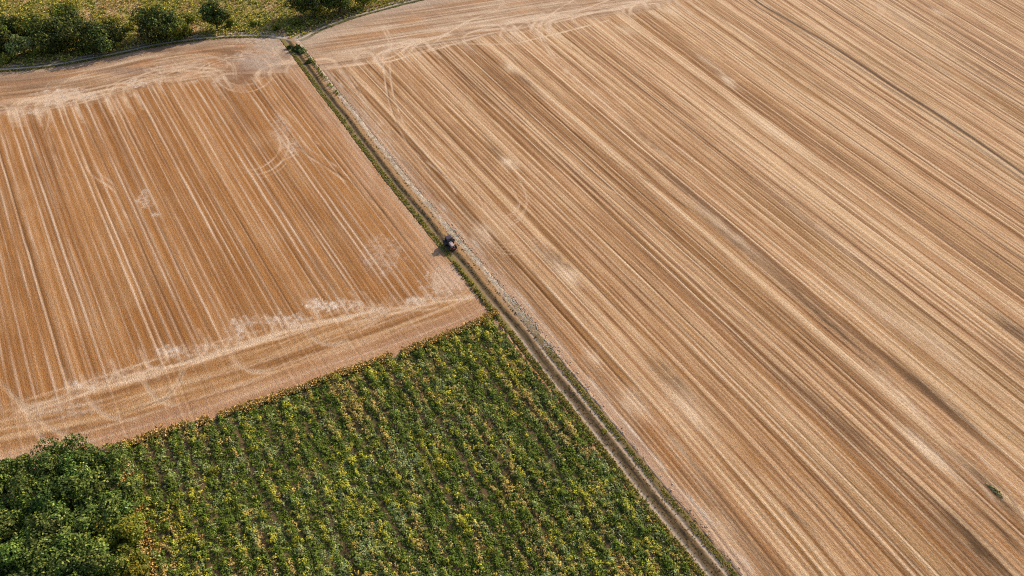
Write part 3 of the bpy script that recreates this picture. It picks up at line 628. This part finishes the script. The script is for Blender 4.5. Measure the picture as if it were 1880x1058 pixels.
# --- verge grass beside both tracks
GREEN = [alb(146, 148, 62), alb(118, 126, 58), alb(190, 180, 84), alb(204, 176, 116)]
parts = []
def verge(L, sel, off, spread, n, pal, pr, h0, h1, seed):
    ppx, ppy = pix(*L.T); Ls = L[sel(ppx, ppy)]
    b, _ = along(Ls, n, spread, off); qx, qy = pix(*b.T)
    b = b[fbm(b[:, 0] / 1.6, b[:, 1] / 1.6, seed) > -.34]; n = len(b)
    parts.append(blades(np.column_stack([b, np.zeros(n) + .02]), rng.uniform(h0, h1, n), rng.uniform(.2, .6, n), rng.uniform(.05, .10, n), pick(pal, n, pr), 6))
# (travel is towards the camera: left of travel = right of the photo)
verge(TRACK, lambda x, y: (y > 95) & (y < 470), -1.95, .3, 3600, GREEN, [3, 2, 4, 3], .10, .30, 801)
verge(TRACK, lambda x, y: (y > 470) & (y < 600), -2.5, .3, 500, GREEN, [2, 3, 1, 2], .15, .45, 802)
verge(TRACK, lambda x, y: y > 600, -2.05, .3, 3000, GREEN, [3, 2, 3, 3], .08, .26, 803)
verge(TRACK, lambda x, y: y > 640, 2.0, .25, 3600, GREEN, [3, 2, 3, 3], .05, .17, 804)
verge(TRACK, lambda x, y: (y > 95) & (y < 640), 0.0, .3, 1500, [alb(104, 92, 58), alb(92, 86, 48), alb(124, 106, 70), alb(150, 128, 88)], [2, 2, 2, 1], .05, .14, 805)
verge(TRACK, lambda x, y: (y > 640), 0.0, .35, 2000, [alb(104, 92, 58), alb(92, 86, 48), alb(124, 106, 70), alb(150, 128, 88)], [2, 2, 2, 1], .05, .14, 806)
verge(TRACK, lambda x, y: (y > 95) & (y < 180), 1.9, .4, 260, GREEN, [3, 4, 1, 0], .3, .8, 807)
verge(TRACK, lambda x, y: (y > 180) & (y < 640), 1.35, .15, 300, [alb(170, 140, 92), alb(120, 104, 56), alb(96, 90, 46), alb(190, 160, 110)], [3, 2, 2, 1], .08, .22, 808)
verge(UPTRACK, lambda x, y: (x < 500), -2.9, .4, 1700, GREEN, [3, 3, 2, 1], .15, .4, 809)
verge(UPTRACK, lambda x, y: (x > 556), -2.9, .35, 600, GREEN, [2, 5, 0, 1], .15, .4, 810)
verge(UPTRACK, lambda x, y: (x < 505), 3.9, .6, 1100, GREEN, [1, 1, 3, 4], .2, .6, 811)
verge(UPTRACK, lambda x, y: (x > 545), 3.7, .6, 900, GREEN, [2, 4, 2, 1], .3, .8, 812)
v, f, cc = join(parts)
o = mesh("verge_grass", v, f, cc, M_GRASS); tag(o, "rough green and yellow grass lining the farm tracks", "grass", kind='stuff')

# --- chalk stones thrown up along the right side of the track
L_ = TRACK[np.nonzero(pix(*TRACK.T)[1] > 150)[0]]; m_ = pix(*L_.T)[1]
b = np.vstack([along(L_[m_ < 660], 4600, .55, 2.5)[0], along(L_[m_ > 560], 600, .35, 3.3)[0]])
qx, qy = pix(*b.T); pr = np.where(qy < 640, .95, .35); b = b[rng.uniform(size=len(b)) < pr * np.clip(.65 + .8 * noise(qy / 13, qx * 0, 821), .1, 1)]; n = len(b)
s = rng.uniform(.07, .20, n); oc = np.array([(1, 0, 0), (0, 1, 0), (-1, 0, 0), (0, -1, 0), (0, 0, .75), (0, 0, -.5)], float)
a = rng.uniform(0, 6.28, n); ca, sa = np.cos(a), np.sin(a)
ox = oc[None, :, 0] * ca[:, None] - oc[None, :, 1] * sa[:, None] * .7; oy = oc[None, :, 0] * sa[:, None] + oc[None, :, 1] * ca[:, None] * .7
v = np.stack([b[:, :1] + ox * s[:, None], b[:, 1:] + oy * s[:, None], .05 + oc[None, :, 2] * s[:, None] + 0 * ox], -1).reshape(-1, 3)
fo = np.array([(0, 1, 4), (1, 2, 4), (2, 3, 4), (3, 0, 4), (1, 0, 5), (2, 1, 5), (3, 2, 5), (0, 3, 5)])
f = (fo[None] + 6 * np.arange(n)[:, None, None]).reshape(-1, 3)
o = mesh("chalk_stones", v, f, np.repeat(pick([alb(232, 222, 204), alb(212, 198, 174), alb(186, 168, 136)], n, [3, 3, 2]), 6, 0), M_STONE); tag(o, "pale chalk stones scattered along the right edge of the farm track", "stones", kind='stuff')

# --- meadow grass
n = 24000; k = rng.integers(0, len(MX), n); B = np.column_stack([MX[k] + rng.uniform(-.4, .4, n), MY[k] + rng.uniform(-.4, .4, n), np.zeros(n)])
mvn = .5 * noise(MUU[k] / 1.0, MVV[k] / 9, 601) + .4 * noise(MUU[k] / 2.6, MVV[k] / 14, 602) + .5 * fbm(MX[k] / 6, MY[k] / 6, 603, 4)
typ = np.where(mvn > .12, rng.choice([0, 3], n), rng.choice([0, 1, 2], n))
pal = np.array([alb(198, 186, 98), alb(160, 162, 74), alb(216, 204, 90), alb(222, 188, 134)])
v, f, cc = blades(B, rng.uniform(.35, .95, n) * (1 - .4 * (mvn > .3)), rng.uniform(.3, .7, n), rng.uniform(.14, .26, n), pal[typ], 6)
o = mesh("meadow_grass", v, f, cc, M_GRASS); tag(o, "rough yellow-green meadow grass behind the trees at top left", "grass", kind='stuff')

# ================================================================== TREES
def tube(path, radii, k=7):
    path = np.asarray(path, float); vs = []; fs = []
    for i, p in enumerate(path):
        d = path[min(i + 1, len(path) - 1)] - path[max(i - 1, 0)]; d /= np.linalg.norm(d)
        a = np.cross(d, (0.31, 0.95, 0.1)); a /= np.linalg.norm(a); b = np.cross(d, a)
        th = np.arange(k) * 2 * math.pi / k
        vs.append(p + radii[i] * (np.cos(th)[:, None] * a + np.sin(th)[:, None] * b))
        if i:
            for j in range(k): fs.append(((i - 1) * k + j, (i - 1) * k + (j + 1) % k, i * k + (j + 1) % k, i * k + j))
    return np.vstack(vs), np.array(fs)
def tree(name, px_, py_, h, r, label, cat, group, cols, leaves=4200, lsize=.34, squash=.75, open_=0.0, base=0.25):
    """px_, py_: where the photograph shows the middle of the crown"""
    zc = h - r * squash; p = at(px_, py_, zc)
    root = bpy.data.objects.new(name, None); COL.objects.link(root); root.location = (p[0], p[1], 0); root.empty_display_size = .5
    tag(root, label, cat, group)
    nb = int(18 + r * 4.0); bc = rng.normal(size=(nb, 3)); bc /= np.linalg.norm(bc, axis=1, keepdims=True)
    bc *= rng.uniform(.34, .90, (nb, 1)) * np.array([r, r, r * squash]); bc[:, 2] += zc
    low = bc[:, 2] < zc - .25 * r * squash; bc[low, :2] *= .85
    br = rng.uniform(.17, .38, nb) * r
    wts = br ** 2 / np.sum(br ** 2); bi = rng.choice(nb, leaves, p=wts)
    d = rng.normal(size=(leaves, 3)); d /= np.linalg.norm(d, axis=1, keepdims=True)
    rr = rng.uniform(.55, 1.06, leaves) ** (.6 if not open_ else 1.3)
    wob = 1 + .22 * np.sin(d[:, 0] * 6 + bi) * np.sin(d[:, 1] * 5 + 2 * bi)
    C = bc[bi] + d * (br[bi] * rr * wob)[:, None] * np.array([1, 1, .85]); C[:, 2] = np.maximum(C[:, 2], base * h * rng.uniform(.5, 1, leaves))
    nrm = d * .9 + rng.normal(0, .5, (leaves, 3)) + np.array([0, 0, .35])
    tone = np.exp(rng.normal(0, .22, (nb, 1))) * (1 + rng.normal(0, .07, (nb, 3)))
    col = pick(cols, leaves, [4, 3, 1.4][:len(cols)]) * tone[bi]
    v, f, cc = leaf_quads(C, nrm, rng.uniform(.6, 1.3, leaves) * lsize, col, .6, .22)
    mesh("crown", v, f, cc, M_LEAF, parent=root)
    tr = max(.10, .035 * h)
    parts_ = [tube([(0, 0, -.3), (.05 * r, 0, zc * .35), (.02 * r, .06 * r, zc * .75), (0, 0, h * .86)], [tr * 1.4, tr, tr * .7, tr * .25])]
    for k in range(6):
        e = bc[k % nb]; s0 = np.array([0, 0, zc * rng.uniform(.4, .75)])
        parts_.append(tube([s0, s0 * .5 + e * .5 + np.array([0, 0, -.1 * r]), e], [tr * .5, tr * .33, tr * .12], 5))
    vs, fs, kk = [], [], 0
    for a_, b_ in parts_: vs.append(a_); fs.append(b_ + kk); kk += len(a_)
    mesh("trunk", np.vstack(vs), np.vstack(fs), None, M_BARK, True, root)
    return root
G_WOOD = [alb(76, 96, 42), alb(106, 124, 52), alb(152, 160, 78)]
G_DARK = [alb(64, 78, 38), alb(88, 100, 44), alb(140, 142, 62)]
G_YEL = [alb(110, 120, 46), alb(136, 138, 48), alb(166, 156, 54)]
G_PALE = [alb(134, 146, 84), alb(154, 162, 98), alb(110, 126, 70)]
WG = "trees of the wood at the bottom left"
INNER = "leafy green tree packed inside the dense wood at the bottom left"
wood = [(116, 850, 10, 5.2, "dark green tree at the tip of the wood, poking over the stubble edge"), (172, 862, 9.5, 4.8, "green tree on the wood's upper right corner beside the dry grass"),
        (14, 876, 8.5, 3.6, "green tree at the left picture edge, lower border of the stubble field"), (208, 905, 8, 3.8, "shorter tree on the wood's right edge facing the crop"),
        (60, 912, 10, 4.6, INNER), (128, 920, 10, 4.4, INNER), (190, 945, 9.5, 4.2, INNER), (14, 958, 10, 4.6, INNER), (84, 972, 10.5, 4.6, INNER), (150, 990, 10, 4.4, INNER), (214, 985, 8, 3.6, "tree with yellowish leaves bulging towards the crop, right side of the wood"),
        (34, 1020, 10.5, 4.6, INNER), (105, 1040, 10.5, 4.6, INNER), (176, 1050, 10, 4.4, INNER), (232, 1048, 7.5, 3.2, "lowest yellow-green tree on the wood's right edge"), (-50, 920, 10, 4.6, INNER), (-48, 1000, 10, 4.6, INNER), (-40, 1090, 10, 4.6, INNER), (50, 1100, 10, 4.6, INNER), (130, 1112, 10, 4.6, INNER), (210, 1112, 9, 4.0, INNER)]
for (x, y, h, r, lab) in wood:
    tree("broadleaf_tree", x, y, h, r, lab, "tree", WG, G_YEL if "yellow" in lab else G_WOOD, 10500, .20)
TG = "trees beyond the upper track"
def utree(x, y, h, r, lab, cs_, n, kind="broadleaf_tree", **k): k.setdefault("squash", .60); tree(kind, x, y, h, r, lab, "tree", TG, cs_, int(n * 1.5), .32, **k)
utree(0, 62, 10.1, 9.0, "dark bushy tree at the far left beyond the upper track", G_DARK, 9000, base=.03)
utree(52, 50, 8.6, 6.0, "yellow-topped bushy tree between the far left tree and the largest clump", G_YEL, 5200, base=.03)
utree(36, 80, 7.0, 4.6, "pale young tree with loose upright branches in front of the far left trees", G_PALE, 2000, "young_tree", squash=.6, open_=1.0, base=.05)
utree(108, 58, 11.7, 9.6, "largest bushy tree with yellow-green top beyond the upper track", G_DARK, 10500, base=.03)
utree(118, 22, 9.4, 4.6, "yellow-green crown rising behind the largest bushy tree", G_YEL, 3200, base=.1)
utree(180, 66, 9.4, 8.2, "broad dark tree at the right end of the left tree clump", G_DARK, 8500, base=.03)
utree(288, 44, 10.9, 9.2, "round dense tree standing alone in the gap beside the track", G_DARK, 9500, base=.03)
utree(324, 54, 6.2, 4.4, "small yellowish tree leaning out of the round dense tree", G_YEL, 3000, base=.03)
utree(391, 27, 9.4, 5.6, "slim dark tree standing alone in the meadow", G_DARK, 5200, squash=.68, base=.03)
utree(570, 0, 10.9, 8.0, "dark tree at the top edge just right of the track junction", G_DARK, 7600, base=.03)
utree(618, -8, 10.9, 7.4, "dark tree at the top edge, middle of the right-hand clump", G_DARK, 7000, base=.03)
utree(664, -14, 9.4, 6.4, "yellow-green tree at the right end of the clump on the top edge", G_YEL, 5200, base=.03)
for (x, y, h, r, lab) in [(425, 44, 2.6, 2.2, "low shrub in yellow grass right of the slim meadow tree"), (468, 44, 2.4, 2.0, "low dark-spotted shrub in yellow grass near the track junction"), (508, 52, 2.0, 1.8, "low shrub at the roadside, closest to the track junction"), (345, 60, 2.6, 2.2, "low shrub between the round tree and the track"),
                          (222, 66, 3.0, 2.0, "low shrub in the brown gap between two tree clumps"), (545, 42, 2.6, 2.2, "low green shrub at the foot of the dark trees by the junction"), (72, 98, 3.5, 3.2, "dark shrub under the left edge of the largest bushy tree"), (150, 92, 3.6, 3.4, "dark shrub under the right edge of the largest bushy tree"), (18, 108, 3.5, 3.4, "dark shrub at the far left beside the upper track"), (236, 50, 3.2, 2.6, "low yellow shrub behind the brown gap between two tree clumps"), (350, 34, 3.4, 2.8, "yellow shrub between the round tree and the slim meadow tree"), (205, 40, 3.5, 3.0, "yellow shrub behind the right end of the left tree clump")]:
    tree("shrub", x, y, h, r, lab, "shrub", "shrubs along the upper track", G_YEL, 900, .26, .8, 0, .05)
# weeds at the head of the farm track
for (x, y, h, r, lab, cs_) in [(546, 88, 1.7, 2.0, "dark green weed clump at the head of the farm track", G_DARK), (556, 92, 1.5, 1.5, "weed clump with pale heads on the right of the track head", G_PALE), (532, 86, 1.2, 1.2, "small green weed clump on the left of the track head", G_DARK), (568, 112, 1.1, 1.2, "low green weed clump on the track's right verge below its head", G_DARK)]:
    p = at(x, y, h / 2); n = 420
    o = mesh("weed_clump", *weed_mesh(h, r, n, cs_), M_LEAF); o.location = (p[0], p[1], 0); tag(o, lab, "weed", "weeds at the track head")
for (x, y, h, r, lab) in [(1826, 897, .5, .75, "green weed patch alone in the right stubble field"), (1833, 907, .35, .5, "smaller green weed beside the weed patch in the stubble")]:
    p = at(x, y, h / 2); o = mesh("weed_clump", *weed_mesh(h, r, 260, [alb(176, 172, 116), alb(150, 146, 96), alb(190, 172, 126)]), M_LEAF); o.location = (p[0], p[1], 0); o.scale = (.55, 1.7, .5); o.rotation_euler = (0, 0, R(33)); tag(o, lab, "weed", "weeds in the stubble")

# ================================================================== TRACTOR
import bmesh
def paint(name, col, rough=.45, coat=.3, metal=0.0): return mat(name, rough, .12, 5.0, color=tuple(col), coat=coat, metal=metal, spec=.5)
M_NAVY = paint("tractor_paint", alb(66, 48, 60)); M_RED = paint("red_paint", alb(112, 50, 44)); M_TYRE = paint("rubber", alb(44, 42, 46), .85, 0)
M_RIM = paint("rim_paint", alb(170, 160, 150)); M_GLASS = paint("cab_glass", alb(60, 58, 70), .25, .3); M_HOOD = paint("hood_paint", alb(206, 186, 180), .4); M_IRON = paint("iron", alb(60, 56, 54), .5, 0, .6); M_LAMP = paint("lamp_glass", alb(230, 228, 220), .1, .8)
def bobj(name, build, m, parent, bev=0.03):
    bm = bmesh.new(); build(bm)
    if bev: bmesh.ops.bevel(bm, geom=[e for e in bm.edges], offset=bev, segments=2, affect='EDGES', profile=.6)
    me = bpy.data.meshes.new(name); bm.to_mesh(me); bm.free(); me.materials.append(m)
    o = bpy.data.objects.new(name, me); COL.objects.link(o); o.parent = parent; return o
def hexa(bm, b, t):
    vs = [bm.verts.new(p) for p in b + t]
    for f_ in [(3, 2, 1, 0), (4, 5, 6, 7), (0, 1, 5, 4), (1, 2, 6, 5), (2, 3, 7, 6), (3, 0, 4, 7)]: bm.faces.new([vs[i_] for i_ in f_])
def box(bm, x0, x1, y0, y1, z0, z1, tx=0.0, ty=0.0):
    hexa(bm, [(x0, y0, z0), (x1, y0, z0), (x1, y1, z0), (x0, y1, z0)], [(x0 + tx, y0 + ty, z1), (x1 - tx, y0 + ty, z1), (x1 - tx, y1 - ty, z1), (x0 + tx, y1 - ty, z1)])
def lathe(bm, prof, k=28):
    """profile (radius, y) turned about the y axis"""
    rings = [[bm.verts.new((r_ * math.cos(a_ * 2 * math.pi / k), y_, r_ * math.sin(a_ * 2 * math.pi / k))) for a_ in range(k)] for r_, y_ in prof]
    for i_ in range(len(rings) - 1):
        for j in range(k): bm.faces.new([rings[i_][j], rings[i_][(j + 1) % k], rings[i_ + 1][(j + 1) % k], rings[i_ + 1][j]])
    bm.faces.new(rings[0]); bm.faces.new(rings[-1][::-1])
TX, TY = at(826, 452, 0.0)
d = at(840, 464) - at(820, 438); TA = math.atan2(d[1], d[0])
tr = bpy.data.objects.new("tractor", None); COL.objects.link(tr); tr.location = (TX, TY, 0.03); tr.rotation_euler = (0, 0, TA); tr.scale = (.92, .92, .92)
tag(tr, "small dark tractor driving down the narrow track between the stubble fields", "tractor")
bobj("chassis", lambda bm: (box(bm, -1.0, 2.0, -.32, .32, .55, .95), box(bm, -1.3, -.2, -.5, .5, .6, 1.1)), M_IRON, tr)
hood = bobj("hood", lambda bm: hexa(bm, [(.35, -.46, .95), (2.15, -.40, .95), (2.15, .40, .95), (.35, .46, .95)], [(.35, -.40, 1.72), (2.02, -.32, 1.52), (2.02, .32, 1.52), (.35, .40, 1.72)]), M_HOOD, tr, .06)
bobj("grille", lambda bm: box(bm, 2.12, 2.22, -.34, .34, 1.0, 1.42), M_RED, hood, .02)
for s in (-1, 1): bobj("headlight", lambda bm: box(bm, 2.21, 2.26, s * .24 - .08, s * .24 + .08, 1.22, 1.36), M_LAMP, hood, .02)
bobj("front_weight", lambda bm: box(bm, 2.24, 2.62, -.42, .42, .62, .98), M_RED, tr, .04)
bobj("cab", lambda bm: box(bm, -1.15, .33, -.72, .72, .95, 1.35), M_NAVY, tr, .03)
bobj("cab_glass", lambda bm: hexa(bm, [(-1.1, -.70, 1.36), (.30, -.70, 1.36), (.30, .70, 1.36), (-1.1, .70, 1.36)], [(-.98, -.62, 2.38), (.12, -.62, 2.38), (.12, .62, 2.38), (-.98, .62, 2.38)]), M_GLASS, tr, .02)
for sx, sy in ((-1, -1), (-1, 1), (1, -1), (1, 1)):
    xb, xt_ = (-1.12, -1.0) if sx < 0 else (.32, .14)
    bobj("cab_pillar", lambda bm: hexa(bm, [(xb - .05, sy * .72 - .05, 1.34), (xb + .05, sy * .72 - .05, 1.34), (xb + .05, sy * .72 + .05, 1.34), (xb - .05, sy * .72 + .05, 1.34)], [(xt_ - .05, sy * .64 - .05, 2.4), (xt_ + .05, sy * .64 - .05, 2.4), (xt_ + .05, sy * .64 + .05, 2.4), (xt_ - .05, sy * .64 + .05, 2.4)]), M_NAVY, tr, .01)
bobj("cab_roof", lambda bm: box(bm, -1.2, .36, -.78, .78, 2.39, 2.58, .08, .08), M_NAVY, tr, .05)
bobj("exhaust", lambda bm: [hexa(bm, [(.55, .30, 1.6), (.67, .30, 1.6), (.67, .42, 1.6), (.55, .42, 1.6)], [(.55, .30, 2.45), (.67, .30, 2.45), (.67, .42, 2.45), (.55, .42, 2.45)])], M_IRON, tr, .03)
def wheel(x, y, r, wd):
    e = bpy.data.objects.new("wheel", None); COL.objects.link(e); e.parent = tr; e.location = (x, y, r)
    def ty(bm):
        h_ = wd / 2; lathe(bm, [(r * .55, -h_ * .8), (r * .86, -h_), (r * .97, -h_ * .75), (r, 0), (r * .97, h_ * .75), (r * .86, h_), (r * .55, h_ * .8)])
        for k in range(18):
            a_ = k * 2 * math.pi / 18; a2 = a_ + .10; rr_ = r * 1.035
            def pt(a__, q_, y__): return (q_ * math.cos(a__), y__, q_ * math.sin(a__))
            y0_, y1_ = (-h_ * .9, -.02) if k % 2 else (.02, h_ * .9)
            hexa(bm, [pt(a_, r * .93, y0_), pt(a2, r * .93, y0_), pt(a2, r * .93, y1_), pt(a_, r * .93, y1_)], [pt(a_, rr_, y0_), pt(a2, rr_, y0_), pt(a2, rr_, y1_), pt(a_, rr_, y1_)])
    bobj("tyre", ty, M_TYRE, e, 0)
    bobj("rim", lambda bm: lathe(bm, [(r * .2, -wd * .36), (r * .5, -wd * .34), (r * .56, -wd * .43), (r * .56, wd * .43), (r * .5, wd * .34), (r * .2, wd * .36)]), M_RIM, e, 0)
for s in (-1, 1):
    wheel(-.75, s * .98, .82, .48); wheel(1.55, s * .88, .55, .36)
    def fend(bm):
        k = 8; rr_ = .93; ys = (s * .70, s * 1.22)
        ring = [[bm.verts.new((-.75 + q_ * math.cos(a_), y_, .82 + q_ * math.sin(a_))) for q_, y_ in ((rr_, ys[0]), (rr_, ys[1]), (rr_ + .05, ys[1]), (rr_ + .05, ys[0]))] for a_ in np.linspace(.25, 2.7, k)]
        for i_ in range(k - 1):
            for j in range(4): bm.faces.new([ring[i_][j], ring[i_][(j + 1) % 4], ring[i_ + 1][(j + 1) % 4], ring[i_ + 1][j]])
        bm.faces.new(ring[0]); bm.faces.new(ring[-1][::-1])
    bobj("fender", fend, M_NAVY, tr, 0)
    bobj("mirror", lambda bm: (box(bm, .30, .34, s * .74 - .01, s * .98 + .01, 1.95, 1.99) if s > 0 else box(bm, .30, .34, s * .98 - .01, s * .74 + .01, 1.95, 1.99), box(bm, .28, .36, s * 1.0 - .09, s * 1.0 + .09, 1.82, 2.12)), M_IRON, tr, .01)
bobj("hitch", lambda bm: (box(bm, -1.85, -1.25, -.45, -.38, .55, .63), box(bm, -1.85, -1.25, .38, .45, .55, .63), box(bm, -1.92, -1.82, -.6, .6, .52, .66)), M_IRON, tr, .01)
